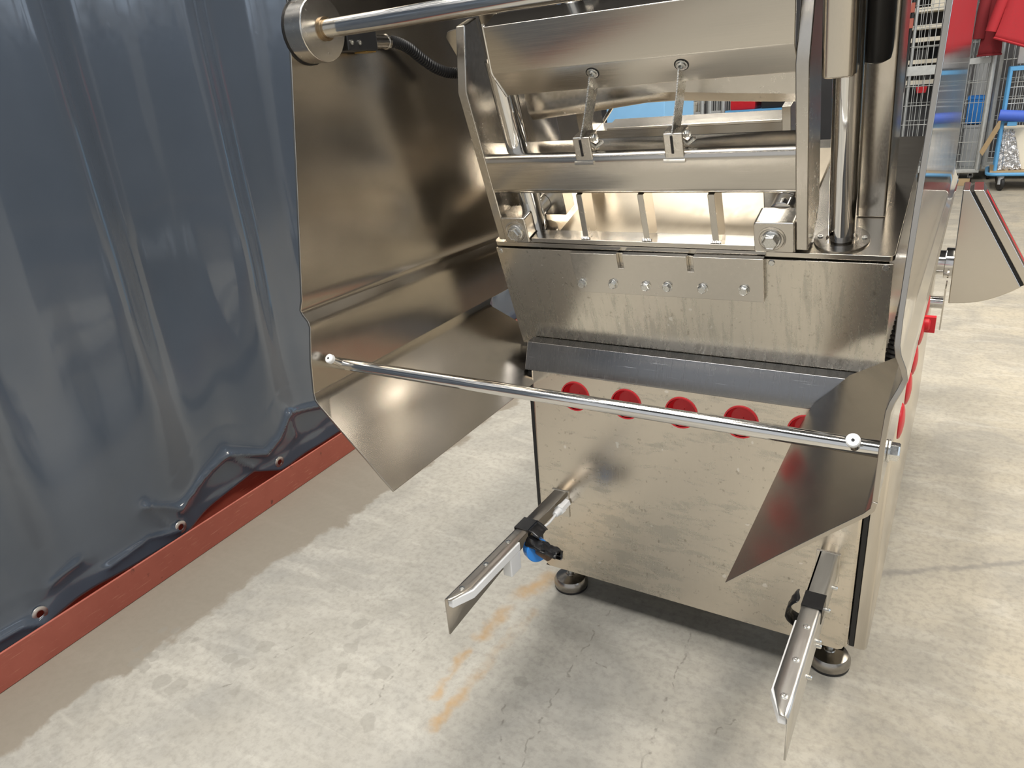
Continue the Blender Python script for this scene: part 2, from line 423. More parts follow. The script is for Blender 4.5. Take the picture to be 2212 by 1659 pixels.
tag(curtain, 'dark slate blue PVC curtain hanging at the side with a row of eyelets', 'curtain')
ey_me = None
for i, s in enumerate(EYE):
    if s < .4 or s > 1.6: continue
    z = .100; p = rail(s, .0590 + curt(s, z), z)
    e = MB().lathe([(.0095, .003), (.0095, .0042), (.0135, .0046), (.019, .0032), (.0195, .001), (.0095, .001), (.0095, .003)], p, RN, 24, caps=False)
    build('eyelet', e, M['eyelet'], curtain)

# ------------------------------------------------------------------ the press
press = tag(empty('press_machine', (-.44, 1.65, 0)), 'stainless steel press machine with a tilted table, front guard and five red caps', 'machine')
XL, XR, YF, YB, ZB, ZT = -.787, -.088, 1.30, 2.66, .104, .628

# cabinet: core, front panel with five recessed red caps, gaskets, side covers
cabinet = build('cabinet', MB().box(XL - .004, -.078, YF + .034, YB, ZB + .012, .62), M['steel'], press)
fp = MB()
CAPX = [-.677, -.5575, -.438, -.3185, -.199]; CZ, CR = .578, .0335
z0, z1 = .530, ZT; th = .030
edges_x = [XL + .006] + [(CAPX[i] + CAPX[i + 1]) / 2 for i in range(4)] + [XR - .006]
N = 40
for k, cx in enumerate(CAPX):
    xa, xb = edges_x[k], edges_x[k + 1]
    ci = []; sq = []
    for i in range(N):
        a = 2 * PI * i / N; ca, sa = math.cos(a), math.sin(a)
        ci.append(Vector((cx + CR * ca, YF, CZ + CR * sa)))
        tx = ((xb - cx) if ca > 0 else (cx - xa)) / max(abs(ca), 1e-6); tz = ((z1 - CZ) if sa > 0 else (CZ - z0)) / max(abs(sa), 1e-6)
        r = min(tx, tz); sq.append(Vector((cx + r * ca, YF, CZ + r * sa)))
    for cxr, czr in ((xa, z0), (xb, z0), (xa, z1), (xb, z1)):        # pull the closest outline point into each corner
        i = min(range(N), key=lambda i: (sq[i] - Vector((cxr, YF, czr))).length); sq[i] = Vector((cxr, YF, czr))
    fp.loft([sq, ci, [p + Vector((0, .012, 0)) for p in ci]], caps=False)
xs0, xs1 = edges_x[0], edges_x[-1]
rc = .012
low = [(xs0, z0), (xs1, z0), (xs1, ZB + rc), (xs1 - .004, ZB + .004), (xs1 - rc, ZB), (xs0 + rc, ZB), (xs0 + .004, ZB + .004), (xs0, ZB + rc)]
fp.add([W(x, YF, z) for x, z in low], [tuple(range(8))])
# rolled side edges and the returns behind the face
for xe, sg in ((xs0, -1), (xs1, 1)):
    rows_ = []
    for a in (0, 30, 60, 90):
        dx = .006 * math.sin(math.radians(a)); dy = .006 * (1 - math.cos(math.radians(a)))
        rows_.append([W(xe + sg * dx, YF + dy, ZB + rc), W(xe + sg * dx, YF + dy, ZT)])
    rows_.append([W(xe + sg * .006, YF + th, ZB + rc), W(xe + sg * .006, YF + th, ZT)])
    fp.grid(rows_)
fp.add([W(xs0, YF, ZB), W(xs1, YF, ZB), W(xs1, YF + th, ZB), W(xs0, YF + th, ZB)], [(0, 1, 2, 3)])
fp.add([W(xs0 - .006, YF, ZT), W(xs1 + .006, YF, ZT), W(xs1 + .006, YF + th, ZT), W(xs0 - .006, YF + th, ZT)], [(0, 1, 2, 3)])
build('front_panel', fp, M['panel'], cabinet, sharp=25)
def red_cup(c, n, parent, r=CR):
    mb = MB().lathe([(r - .0025, .002), (r + .0005, .0025), (r + .0008, -.001), (r - .0006, -.012), (r - .004, -.020), (.001, -.0235), (.001, -.0205),
                     (r - .010, -.0180), (r - .0055, -.010), (r - .0035, .0)], c, n, 40, caps=False)
    return build('red_cap', mb, M['red_pl'], parent)
for cx in CAPX:
    red_cup((cx, YF, CZ), (0, -1, 0), cabinet)
for xa, xb in ((XL - .0105, XL - .0005), (XR + .001, XR + .0115)):
    g = MB().box(xa, xb, YF + .006, YF + .050, ZB + .012, .60 if xa > -.5 else .62)
    build('gasket_strip', g, M['rubber'], cabinet, bevel=.002)
sc_prof = [(-.0765, YF + .004), (-.064, YF + .004), (-.057, YF + .007), (-.0535, YF + .014), (-.0535, YB), (-.0765, YB)]
o = build('side_cover', MB().prism(sc_prof, ZB + .012, .66, 'z'), M['steel_v'], cabinet, bevel=.001)
o = build('side_cover', MB().box(XL - .0105, XL - .006, YF + .052, YB, ZB + .012, .62), M['steel_v'], cabinet)
for i, yy in enumerate((1.40, 1.54, 1.68, 1.85, 2.03)):               # bulging caps on the right-hand cover
    mb = MB().lathe([(.034, 0), (.034, .002), (.031, .0045), (.022, .007), (.010, .0085), (.001, .009)], (-.0535, yy, .583 + .012 * i), (1, 0, 0), 32)
    build('red_cap', mb, M['red_pl'], cabinet)
mb = MB().box(-.0535, -.050, 1.84, 1.90, .60, .66); build('switch_plate', mb, M['yellow'], cabinet, bevel=.001)
mb = MB().lathe([(.018, 0), (.018, .012), (.014, .016)], (-.050, 1.87, .63), (1, 0, 0), 20); mb.box(-.050, -.024, 1.862, 1.878, .612, .650)
build('main_switch', mb, M['red_pl'], cabinet, bevel=.001)
# feet
foot0 = None
for x, y in ((-.752, 1.372), (-.126, 1.372), (-.752, 2.56), (-.126, 2.56)):
    f = MB().lathe([(.042, .006), (.044, .012), (.0435, .022), (.038, .031), (.026, .0355), (.012, .038), (.0105, .040)], (x, y, 0), (0, 0, 1), 36)
    ft = build('foot', f, M['steel_dark'], press)
    build('foot_pad', MB().lathe([(.041, 0), (.0425, .002), (.0425, .0062), (.02, .0062)], (x, y, 0), (0, 0, 1), 36), M['rubber'], ft)
    build('foot_stem', MB().lathe([(.0075, .036), (.0075, .125)], (x, y, 0), (0, 0, 1), 16), M['zinc'], ft)

# ledge between the upright panel and the sloping apron
a0 = H(0, 1.5, .190)
lg = MB().loft([[W(x, 1.3185, .6855), W(x, YF - .0015, ZT + .0015), W(x, YF - .001, ZT - .003), W(x, YF + .03, ZT - .004), W(x, 1.3475, .6885)] for x in (-.80, -.080)])
build('drip_ledge', lg, M['ledge'], press, bevel=.0012)

# tilted table block
table = build('table', MB().box(-.828, -.092, 1.506, 1.95, .17, .440, fr=H), M['steel'], press)
ap = MB().box(-.834, -.086, 1.5, 1.5035, .188, .4385, fr=H)
build('apron', ap, M['apron'], table, bevel=.0006)
def rrect(x0, x1, v0, v1, r, n=5):
    pts = []
    for cx, cv, a in ((x1 - r, v1 - r, 0), (x0 + r, v1 - r, 90), (x0 + r, v0 + r, 180), (x1 - r, v0 + r, 270)):
        for k in range(n + 1):
            an = math.radians(a + 90 * k / n); pts.append((cx + r * math.cos(an), cv + r * math.sin(an)))
    return pts
tp = MB().loft([[H(x, v, u) for x, v in rrect(-.836, -.085, 1.502, 1.95, .008)] for u in (.4425, .452)])
build('table_plate', tp, M['steel'], table, bevel=.0008)
bp = MB().box(-.70, -.24, 1.545, 1.90, .452, .4565, fr=H)
build('press_bed', bp, M['bed'], table, bevel=.001)
def slot_screw(x, u, r=.0055):
    mb = MB().lathe([(r, 0), (r, .0012), (r * .86, .002)], H(x, 1.5, u), -(H(0, 1, 0) - H(0, 0, 0)), 20)
    o = build('panel_screw', mb, M['zinc'], table)
    c = H(x, 1.4977, u); d = Vector((math.cos(.8), 0, 0)) + (H(0, 0, 1) - H(0, 0, 0)) * math.sin(.8)
    return o
for x, u in ((-.825, .431), (-.096, .432), (-.624, .200), (-.349, .200), (-.273, .432)):
    slot_screw(x, u)
for x in (-.17, -.753):
    mb = MB().lathe([(.0255, .452), (.0255, .4555), (.043, .4555), (.0435, .452)], H(x, 1.547, 0), H(0, 0, 1) - H(0, 0, 0), 40, caps=False)
    fl = build('column_flange', mb, M['steel_dark'], table)
for dx, dv in ((.034, .004), (-.034, .004)):
    mb = MB().lathe([(.0045, .4555), (.0045, .4572), (.0025, .4572), (.002, .4558)], H(-.17 + dx, 1.547 + dv, 0), H(0, 0, 1) - H(0, 0, 0), 14)
    build('flange_screw', mb, M['zinc'], table)

# notched plate with six bolts on the apron
npts = [(-.654, .350), (-.285, .356), (-.284, .4445), (-.4075, .4435), (-.4075, .412), (-.4195, .412), (-.4195, .4430), (-.5445, .4420), (-.5445, .411), (-.5565, .411), (-.5565, .4418), (-.655, .440)]
notch = build('notched_plate', MB().loft([[H(x, v, u) for x, u in npts] for v in (1.4885, 1.4995)]), M['steel_cast'], press, bevel=.0008)
HN = -(H(0, 1, 0) - H(0, 0, 0)); UN = H(0, 0, 1) - H(0, 0, 0)
def hexbolt(mb, c, n, r, h, ph=.2, washer=True):
    wr = r * 1.08
    if washer: mb.lathe([(wr * 1.12, 0), (wr * 1.12, r * .18), (wr, r * .24)], c, n, 24)
    mb.lathe([(r, r * .2), (r, h * .86), (r * .86, h), (r * .80, h), (r * .78, h * .96)], c, n, 6, ph=ph)
for k, (x, u) in enumerate(((-.6405, .372), (-.573, .375), (-.505, .375), (-.462, .3765), (-.394, .378), (-.319, .380))):
    mb = MB(); hexbolt(mb, H(x, 1.4885, u), HN, .0084, .0085, ph=.3 + k * .37)
    build('hex_bolt', mb, M['zinc'], notch, sharp=25, bevel=.0004)

# chrome columns with the right-hand sleeve, cylinder and rear housing
for x, ut in ((-.753, .80), (-.17, .92)):
    build('guide_column', MB().lathe([(.0208, .40), (.0208, ut)], H(x, 1.547, 0), UN, 40), M['chrome'], press)
sl = MB().loft([[H(x, v, u) for x, v in rrect(-.199, -.1535, 1.497, 1.592, .011)] for u in (.737, 1.06)])
build('column_sleeve', sl, M['steel_v'], press, bevel=.004, seg=3)
build('lift_cylinder', MB().lathe([(.012, .722), (.019, .726), (.021, .738), (.021, 1.06)], H(-.140, 1.60, 0), UN, 32), M['black'], press)
hs = MB().loft([[H(x, v, u) for x, v in rrect(-.160, -.1145, 1.625, 1.76, .004)] for u in (.4525, 1.06)])
hous = build('rear_housing', hs, M['steel_v'], press, bevel=.002)
hs = MB().loft([[H(x, v, u) for x, v in rrect(-.820, -.775, 1.625, 1.76, .004)] for u in (.4525, 1.06)])
build('rear_housing', hs, M['steel_v'], press, bevel=.002)

# press frame: side plates, cross beam, hood, bottom bar, ribs, clamp blocks, blades
frame = empty('press_frame', H(-.517, 1.5, .46), press)
pl = [(1.5, .458), (1.5, .762), (1.548, .862), (1.592, .862), (1.592, .500), (1.575, .475), (1.545, .458)]
for xa, xb in ((-.820, -.8005), (-.2335, -.2140)):
    build('side_plate', MB().prism(pl, xa, xb, 'x', H), M['steel_cast'], frame, bevel=.0025, seg=3)
mb = MB().prism([(1.548, .760), (1.560, .862), (1.563, .862), (1.563, .74)], -.846, -.82, 'x', H)
build('gusset', MB().loft([[H(x, v, u) for x, u in ((-.822, .77), (-.850, .845), (-.844, .854), (-.822, .857))] for v in (1.552, 1.560)]), M['steel_cast'], frame, bevel=.001)
bmx = MB().loft([[H(x, v, u) for v, u in rrect(1.5, 1.580, .557, .637, .016, 6)] for x in (-.801, -.233)])
build('cross_beam', bmx, M['steel'], frame)
hd = [(1.552, .872), (1.5085, .864), (1.5005, .792), (1.5015, .787), (1.526, .741), (1.531, .745), (1.507, .790), (1.516, .862), (1.552, .866)]
hood = MB().loft([[H((-.737 if x < -.5 else x) if True else x, v, u) for v, u in hd] for x in (-.745, -.2335)])
build('hood_panel', hood, M['steel'], frame, bevel=.0015, seg=2)
for xs, sg in ((-.745, -1),):
    build('weld_seam', MB().tube([H(-.741, 1.515, .868), H(-.738, 1.503, .79), H(-.734, 1.527, .741)], .0035, 8), M['steel_pol'], frame)
build('bottom_bar', MB().box(-.742, -.2335, 1.5, 1.535, .4545, .464, fr=H), M['steel'], frame, bevel=.001)
for xt, xb in ((-.618, -.622), (-.497, -.4965), (-.3705, -.3685)):
    rb = MB().loft([[H(xc - .0058, v, u), H(xc + .0058, v, u), H(xc + .0058, v2, u), H(xc - .0058, v2, u)] for xc, v, v2, u in ((xb, 1.506, 1.545, .463), (xt, 1.503, 1.545, .558))])
    rbo = build('rib', rb, M['steel_cast'], frame, bevel=.0006)
    wb = MB()
    for q in range(5):
        wb.lathe([(.0001, -.003), (.0028, -.001), (.0030, .001), (.0001, .003)], H(xb + (q - 2) * .0034, 1.5045 + .0008 * (q % 2), .4655), UN, 8)
    build('weld_bead', wb, M['steel_pol'], frame)
for xa, xb, side in ((-.801, -.744, 1), (-.300, -.2335, -1)):
    cb = MB().loft([[H(x, v, u) for x, u in rrect(xa, xb, .4555, .512, .005, 3)] for v in (1.494, 1.548)])
    blk = build('clamp_block', cb, M['steel_cast'], frame, bevel=.003)
    xc = (xa + xb) / 2 - (.004 if side < 0 else -.002)
    rg = MB().lathe([(.0235, 0), (.0235, .0010), (.0205, .0016), (.0195, .0008), (.006, .0008)], H(xc, 1.494, .481), HN, 36)
    build('washer_ring', rg, M['steel_cast'], frame)
    mb = MB(); hexbolt(mb, H(xc, 1.4932, .481), HN, .0135, .014, ph=.25); build('clamp_bolt', mb, M['zinc'], frame, sharp=25, bevel=.0007)
    xq0, xq1 = (-.777, -.700) if side > 0 else (-.335, -.275)
    build('pivot_block', MB().box(xq0 if side > 0 else -.305, xq1 if side > 0 else -.252, 1.585, 1.625, .470, .530, fr=H), M['steel_cast'], frame, bevel=.002)
    build('pivot_roller', MB().lathe([(.016, 1.549), (.021, 1.551), (.021, 1.584), (.016, 1.585)], H(-.752 if side > 0 else -.268, 0, .498), H(0, 1, 0) - H(0, 0, 0), 28), M['steel_pol'], frame)
for xs, uz in ((-.5905, 0), (-.4245, -.001)):
    bk = MB().loft([[H(x, v, u) for x, u in ((xs - .0175, .624), (xs + .0165, .624), (xs + .0165, .668), (xs - .0175, .668))] for v in (1.501, 1.535)])
    brk = build('blade_bracket', bk, M['steel_cast'], frame, bevel=.0025)
    build('bracket_slot', MB().box(xs - .0045, xs - .0005, 1.4998, 1.506, .634, .664, fr=H), M['black'], frame)
    build('weld_bead', MB().tube([H(xs - .019, 1.4995, .622), H(xs + .018, 1.4995, .622)], .0035, 8), M['steel_pol'], frame)
    build('set_screw', MB().lathe([(.004, 0), (.004, .016)], H(xs + .0165, 1.520, .642), Vector((1, 0, 0)) * .7 + UN * .5, 12), M['zinc'], frame)
    mb = MB(); hexbolt(mb, H(xs + .0165, 1.517, .660), Vector((1, 0, 0)), .006, .007); build('bracket_bolt', mb, M['zinc'], frame, sharp=25)
    xt = xs + .0415 if xs < -.5 else xs + .0235
    xt = xs + (.040 if xs < -.5 else .024)
    bl = MB(); n = 26; front = []; back = []
    for i in range(n * 2 + 1):
        k = i / (n * 2); u = .662 + k * (.770 - .662); x = xs - .0025 + k * (xt - xs) * .98
        tooth = .0016 if i % 2 else 0
        front.append((x, 1.500 + tooth + .004 * math.sin(PI * k), u)); back.append((x, 1.549, u))
    bl.loft([[H(x - .0011, v, u) for x, v, u in front] + [H(x - .0011, v, u) for x, v, u in reversed(back)], [H(x + .0011, v, u) for x, v, u in front] + [H(x + .0011, v, u) for x, v, u in reversed(back)]])
    build('serrated_blade', bl, M['zinc'], frame, smooth=False)
    nrm = H(0, -1, -.53) - H(0, 0, 0)
    mb = MB().lathe([(.0098, .0), (.0098, .0012), (.0076, .0016), (.0074, .004), (.0040, .0044), (.0038, .0012)], H(xt - .0005, 1.5090, .7725), nrm, 24)
    build('blade_screw', mb, M['zinc'], frame)
    build('screw_gap', MB().lathe([(.0116, -.001), (.0116, .0006)], H(xt - .0005, 1.5090, .7725), nrm, 24), M['black'], frame)

# pressing blade behind the hood (arched lower edge) and rear bar, rear side wall
xs_ = [-.745, -.606, -.506, -.45, -.35, -.250]
top = [.727, .727, .727, .727, .727, .727]
mid = [.682, .692, .7005, .699, .690, .682]; lowu = [.660, .670, .679, .679, .671, .664]
pb = MB().loft([[H(x, 1.602, tu), H(x, 1.600, mu), H(x, 1.613, lu), H(x, 1.622, lu), H(x, 1.622, tu)] for x, tu, mu, lu in zip(xs_, top, mid, lowu)])
build('press_blade', pb, M['steel_cast'], press, bevel=.0006)
rb_ = build('rear_bar', MB().box(-.668, -.298, 1.712, 1.752, .556, .592, fr=H), M['steel_dark'], press, bevel=.001)
build('bar_top', MB().box(-.640, -.300, 1.710, 1.756, .592, .597, fr=H), M['steel'], rb_, bevel=.001)
build('bar_post', MB().box(-.299, -.284, 1.705, 1.757, .452, .622, fr=H), M['steel_cast'], rb_, bevel=.001)
build('bar_post', MB().box(-.700, -.668, 1.705, 1.757, .452, .650, fr=H), M['steel_cast'], rb_, bevel=.001)
build('table_rail', MB().box(-.66, -.290, 1.80, 1.82, .452, .475, fr=H), M['steel'], table, bevel=.001)
build('rear_rod', MB().tube([H(-.755, 1.80, .50), H(-.66, 1.87, .62)], .004, 10), M['steel_pol'], press)
# crosshead over the frame with two tie bolts
cr = build('crosshead', MB().box(-.84, -.21, 1.585, 1.82, .872, 1.06, fr=H), M['dkpaint'], press, bevel=.004)
for x in (-.60, -.415):
    mb = MB().lathe([(.020, .866), (.012, .872), (.010, .90), (.010, .94)], H(x, 1.575, 0), UN, 20); build('tie_bolt', mb, M['steel_pol'], cr)
    mb = MB(); hexbolt(mb, H(x + .035, 1.572, .872), UN, .013, .02, washer=False); build('tie_nut', mb, M['steel_dark'], cr, sharp=25)

# ------------------------------------------------------------------ flip-up guard in front of the table
guard = empty('safety_guard', (-.48, .85, .79), press)
def sheet(name, rows, n=16):
    rr = []
    for a, b in rows:
        rr.append([Vector(a).lerp(Vector(b), i / n) for i in range(n + 1)])
    mb = MB().grid(rr); return mb
Lr = [((-.916, .908, 1.52), (-.916, 1.72, 1.52)), ((-.916, .867, 1.269), (-.916, 1.79, 1.269)), ((-.916, .835, 1.093), (-.916, 1.875, 1.093)), ((-.916, .803, .925), (-.916, 1.96, .925)),
      ((-.9165, .801, .912), (-.9165, 1.96, .912)), ((-.920, .800, .902), (-.920, 1.965, .902)), ((-.9225, .800, .895), (-.9225, 1.97, .895)), ((-.920, .801, .887), (-.920, 1.97, .887)), ((-.912, .802, .876), (-.912, 1.97, .876)), ((-.9095, .802, .866), (-.9095, 1.97, .866)),
      ((-.911, .791, .81), (-.911, 1.97, .82)), ((-.914, .787, .752), (-.914, 1.97, .785))]
Lf = [((-.914, .787, .752), (-.914, 1.36, .770)), ((-.912, .786, .740), (-.912, 1.345, .757)), ((-.906, .7865, .731), (-.908, 1.35, .748)),
      ((-.872, .789, .694), (-.874, 1.395, .704)), ((-.822, .793, .640), (-.822, 1.425, .645)), ((-.795, .795, .609), (-.792, 1.385, .610)), ((-.7735, .797, .586), (-.781, 1.372, .596))]
def two(a, b):
    m_ = sheet('a', a); q_ = sheet('b', b); return m_.add(q_.v, q_.f)
build('guard_sheet', two(Lr, Lf), M['steel_guard'], guard, solid=.0045, off=0, sharp=60, bevel=.001)
def rr_(x, y, z, xr, yr, zr): return ((x, y, z), (xr, yr, zr))
Rr = [rr_(-.0385, .908, 1.40, -.0385, 1.98, 1.40), rr_(-.039, .882, 1.252, -.0395, 2.02, 1.252), rr_(-.041, .84, 1.10, -.0400, 2.10, 1.10), rr_(-.042, .80, .959, -.0410, 2.25, .959), rr_(-.0415, .796, .932, -.0400, 2.30, .932),
      rr_(-.039, .795, .921, -.038, 2.32, .921), rr_(-.033, .795, .907, -.032, 2.33, .907), rr_(-.030, .795, .896, -.029, 2.33, .896), rr_(-.0335, .793, .885, -.0325, 2.33, .885), rr_(-.039, .790, .871, -.039, 2.32, .871), rr_(-.0415, .789, .860, -.041, 2.32, .862),
      rr_(-.043, .786, .818, -.043, 2.3, .83), rr_(-.043, .785, .752, -.043, 2.28, .79)]
Rf = [rr_(-.043, .785, .752, -.043, 1.292, .770), rr_(-.0445, .785, .742, -.0445, 1.290, .760), rr_(-.051, .786, .733, -.052, 1.288, .752),
      rr_(-.085, .789, .700, -.132, 1.285, .704), rr_(-.140, .793, .646, -.188, 1.285, .637), rr_(-.2045, .797, .581, -.204, 1.275, .600)]
build('guard_sheet', two(Rr, Rf), [M['steel_guard'], M['steel_bright']], guard, moff=1, solid=.006, off=0, sharp=60, bevel=.001)
TY, TZ, TR = .848, .787, .0102
tube = build('guard_tube', MB().tube([W(-.914, TY, TZ), W(-.0455, TY, TZ)], TR, 28), M['steel_pol'], guard)
sd = Vector((0, -math.cos(.6), math.sin(.6)))
for x in (-.894, -.0745):
    b0 = Vector((x, TY, TZ)) + sd * (TR * .8)
    build('bumper_pin', MB().lathe([(.0082, -.003), (.0068, .002), (.0066, .022)], b0, sd, 20), M['steel_pol'], guard)
    build('bumper_cap', MB().lathe([(.0076, .0215), (.0082, .023), (.0080, .029), (.0066, .0305), (.001, .0306)], b0, sd, 20), M['white_pl'], guard)
    build('cap_hole', MB().lathe([(.0020, .0305), (.0020, .0309)], b0, sd, 6), M['black'], guard)
mb = MB(); hexbolt(mb, (-.0395, TY, TZ), (1, 0, 0), .011, .012); build('tube_nut', mb, M['zinc'], guard, sharp=25, bevel=.0005)
# pivot lug and shaft at the top
SY, SZ = .912, 1.316
lug = []
for k in range(25):
    a = math.radians(180 + 20 + k * (320 / 24) - 160)
    lug.append((SY - .004 + .047 * math.sin(math.radians(-150 + k * 12.5)), SZ - .047 * math.cos(math.radians(-150 + k * 12.5))))
lug += [(SY + .030, SZ + .075), (SY - .030, SZ + .075)]
build('pivot_lug', MB().prism(lug, -.9125, -.876, 'x'), M['steel_cast'], guard, bevel=.002, seg=3)
build('lug_gasket', MB().prism([(SY - .004 + (y - SY + .004) * 1.04, SZ + (z - SZ) * 1.04) for y, z in lug], -.914, -.9115, 'x'), M['rubber'], guard)
build('pivot_shaft', MB().tube([W(-.880, SY, SZ), W(-.02, SY, SZ)], .0135, 32), M['steel_pol'], guard)
build('shaft_bush', MB().lathe([(.0137, -.002), (.0172, -.002), (.0172, .004), (.0137, .004)], (-.876, SY, SZ), (1, 0, 0), 32, caps=False), M['bronze'], guard)
sw = build('guard_switch', MB().box(-.908, -.876, .958, 1.030, 1.286, 1.318), M['black'], guard, bevel=.002)
build('switch_gland', MB().box(-.905, -.879, 1.002, 1.028, 1.284, 1.312), M['brass'], guard, bevel=.001)
for y in (.966, .985):
    build('switch_screw', MB().lathe([(.004, 0), (.004, .002), (.002, .002), (.0018, .0005)], (-.876, y, 1.298), (1, 0, 0), 16), M['zinc'], guard)

# corrugated cable hose from the switch to the head
P0 = [Vector(p) for p in ((-.893, 1.028, 1.302), (-.893, 1.05, 1.302), (-.893, 1.075, 1.302))]
pts = [Vector(p) for p in ((-.893, 1.075, 1.302), (-.892, 1.10, 1.301), (-.890, 1.13, 1.292), (-.886, 1.16, 1.274), (-.878, 1.19, 1.257), (-.866, 1.215, 1.248), (-.850, 1.235, 1.247), (-.83, 1.255, 1.252), (-.80, 1.28, 1.262))]
def spline(P, per):
    out = []
    for i in range(len(P) - 1):
        p0 = P[max(i - 1, 0)]; p1 = P[i]; p2 = P[i + 1]; p3 = P[min(i + 2, len(P) - 1)]
        for k in range(per):
            t_ = k / per
            out.append(.5 * ((2 * p1) + (p2 - p0) * t_ + (2 * p0 - 5 * p1 + 4 * p2 - p3) * t_ ** 2 + (3 * p1 - p0 - 3 * p2 + p3) * t_ ** 3))
    return out + [P[-1]]
sp_ = spline(pts, 26)
build('cable_hose', MB().tube(sp_, [.0088 + .0012 * (1 if i % 4 < 2 else -1) for i in range(len(sp_))], 14), M['black'], press)
build('hose_sleeve', MB().lathe([(.0118, 0), (.0118, .002), (.0108, .003), (.0108, .040), (.0125, .041), (.0125, .046)], (-.893, 1.030, 1.302), (0, 1, 0), 20), M['steel_dark'], press)

# ------------------------------------------------------------------ two fork arms low on the front
def fork(sgn):
    """sgn=-1 is the arm near the curtain; the upright web is on its outer side"""
    xm = -.4335
    X = lambda a: xm + sgn * a                                     # a: distance from the mid line
    arm = empty('fork_arm', (X(.296), 1.08, .31), press)
    tk = .003
    rows_ = []
    for y, ai, zl in ((1.298, .279, .266), (1.08, .279, .266), (.906, .279, .249), (.858, .297, .244)):
        row = [W(X(ai), y, .330), W(X((ai + .3045) / 2 + .004), y, .330), W(X(.3040), y, .330)]
        for k in range(7):
            a_ = math.radians(90 - 15 * k); row.append(W(X(.3045 + .007 * math.cos(a_)), y, .323 + .007 * math.sin(a_)))
        row += [W(X(.3115), y, .3225), W(X(.3115), y, (zl + .323) / 2), W(X(.3115), y, zl)]
        rows_.append(row)
    build('arm_channel', MB().grid(rows_), M['steel_arm'] if sgn < 0 else M['alu'], arm, solid=.003, off=-1 if sgn < 0 else 1, sharp=30)
    if sgn > 0:
        build('arm_box', MB().box(X(.279), X(.282), 1.16, 1.298, .27, .330), M['steel_cast'], arm)
    build('arm_foot', MB().box(X(.272), X(.316), 1.2965, 1.3005, .262, .331), M['steel_cast'], arm, bevel=.001)
    rl = [(X(.3075), .862), (X(.2955), .861), (X(.2755), .904), (X(.2755), 1.080), (X(.3075), 1.080)]
    build('slide_rail', MB().prism(rl, .308, .3268, 'z'), M['white_pl'], arm, bevel=.002)
    build('stop_block', MB().box(X(.2765), X(.2985), 1.040, 1.080, .262, .308), M['white_pl'], arm, bevel=.003)
    for y in (.896, .980, 1.066):
        mb = MB().lathe([(.0056, 0), (.0054, .0014), (.0042, .002), (.0015, .0021), (.0013, .0012)], (X(.2965), y, .330), (0, 0, 1), 18)
        build('rail_screw', mb, M['zinc'], arm)
    # electrical tape round the arm and a flap of it round the sensor
    y0, y1 = 1.118, 1.162
    tp_ = [(X(.3128), .300), (X(.3128), .3315), (X(.2775), .3315), (X(.2775), .318), (X(.2790), .318), (X(.2790), .3302), (X(.3115), .3302), (X(.3115), .300)]
    mb = MB()
    mb.prism(tp_, y0, y1, 'y')
    build('black_tape', mb, M['tape'], arm)
    if sgn < 0:
        c0 = Vector((-.690, 1.118, .287)); ax = Vector((.80, -.55, .12)).normalized()
        build('sensor_disc', MB().lathe([(.0255, -.022), (.0265, -.020), (.0265, .0), (.0245, .0015), (.001, .0016)], c0, ax, 36), M['blue_pl'], arm)
        build('sensor_body', MB().lathe([(.0125, .0), (.0125, .030), (.0115, .0315)], c0 + Vector((.004, 0, .004)), Vector((.95, -.30, -.05)), 22), M['brown'], arm)
        rows_ = []
        for i in range(15):                      # crumpled tape skirt arching over the disc and the resin plug
            a = math.radians(-62 + i * 15)
            row = []
            for j in range(13):
                k = j / 12; r = .0275 - .003 * k + (.0028 * math.sin(i * 1.9 + j * 1.3) + .002 * math.sin(i * 3.1 - j * .7)) * min(1, k * 2)
                p = Vector((-.713 + .082 * k, 1.121 - .018 * k, .291 + .004 * k))
                row.append(p + Vector((0, 1, 0)) * (r * math.sin(a)) * .75 + Vector((0, 0, 1)) * (r * math.cos(a)) * (.95 - .35 * k))
            rows_.append(row)
        build('tape_flap', MB().grid(rows_), M['tape'], arm, solid=.0009, off=0, sharp=25)
        rows_ = []
        for i in range(6):
            row = []
            for j in range(7):
                k = j / 6
                row.append(W(-.713 + k * .030, 1.118 + i * .0085 - .006 * k, .3318 - .010 * k * k + .0015 * math.sin(i * 2.1) * k))
            rows_.append(row)
        build('tape_flap', MB().grid(rows_), M['tape'], arm, solid=.0009, off=0, sharp=30)
        build('sensor_cable', MB().tube(spline([W(X(.272), 1.13, .313), W(X(.270), 1.16, .312), W(X(.272), 1.20, .305), W(X(.276), 1.236, .303)], 8), .0027, 10), M['white_pl'], arm)
        mb = MB().lathe([(.0055, .0), (.0075, .003), (.0085, .010), (.0085, .020)], (X(.277), 1.236, .303), (0, 1, 0), 20)
        mb.lathe([(.0125, .020), (.0125, .032)], (X(.277), 1.236, .303), (0, 1, 0), 6); mb.lathe([(.0105, .034), (.0105, .060)], (X(.277), 1.236, .303), (0, 1, 0), 6)
        build('cable_gland', mb, M['white_pl'], arm, sharp=25)
    else:
        rows_ = []
        for i in range(6):
            row = []
            for j in range(13):
                a = math.radians(75 - j * 17)
                row.append(W(X(.279) - .004 - .020 * math.cos(a) + (.003 * math.sin(j + i)), 1.122 + i * .008 + .003 * math.sin(j * .9), .305 + .030 * math.sin(a) - .004))
            rows_.append(row)
        build('tape_flap', MB().grid(rows_), M['tape'], arm, solid=.0009, off=0, sharp=30)
        for y, z in ((1.262, .278), (1.175, .290), (1.085, .290), (1.095, .272), (1.005, .280)):
            mb = MB().lathe([(.0042, -.002), (.0042, .007), (.003, .0085)], (X(.3115), y, z), (1, 0, 0), 12); build('pin', mb, M['zinc'], arm)
    return arm
fork(-1); fork(1)

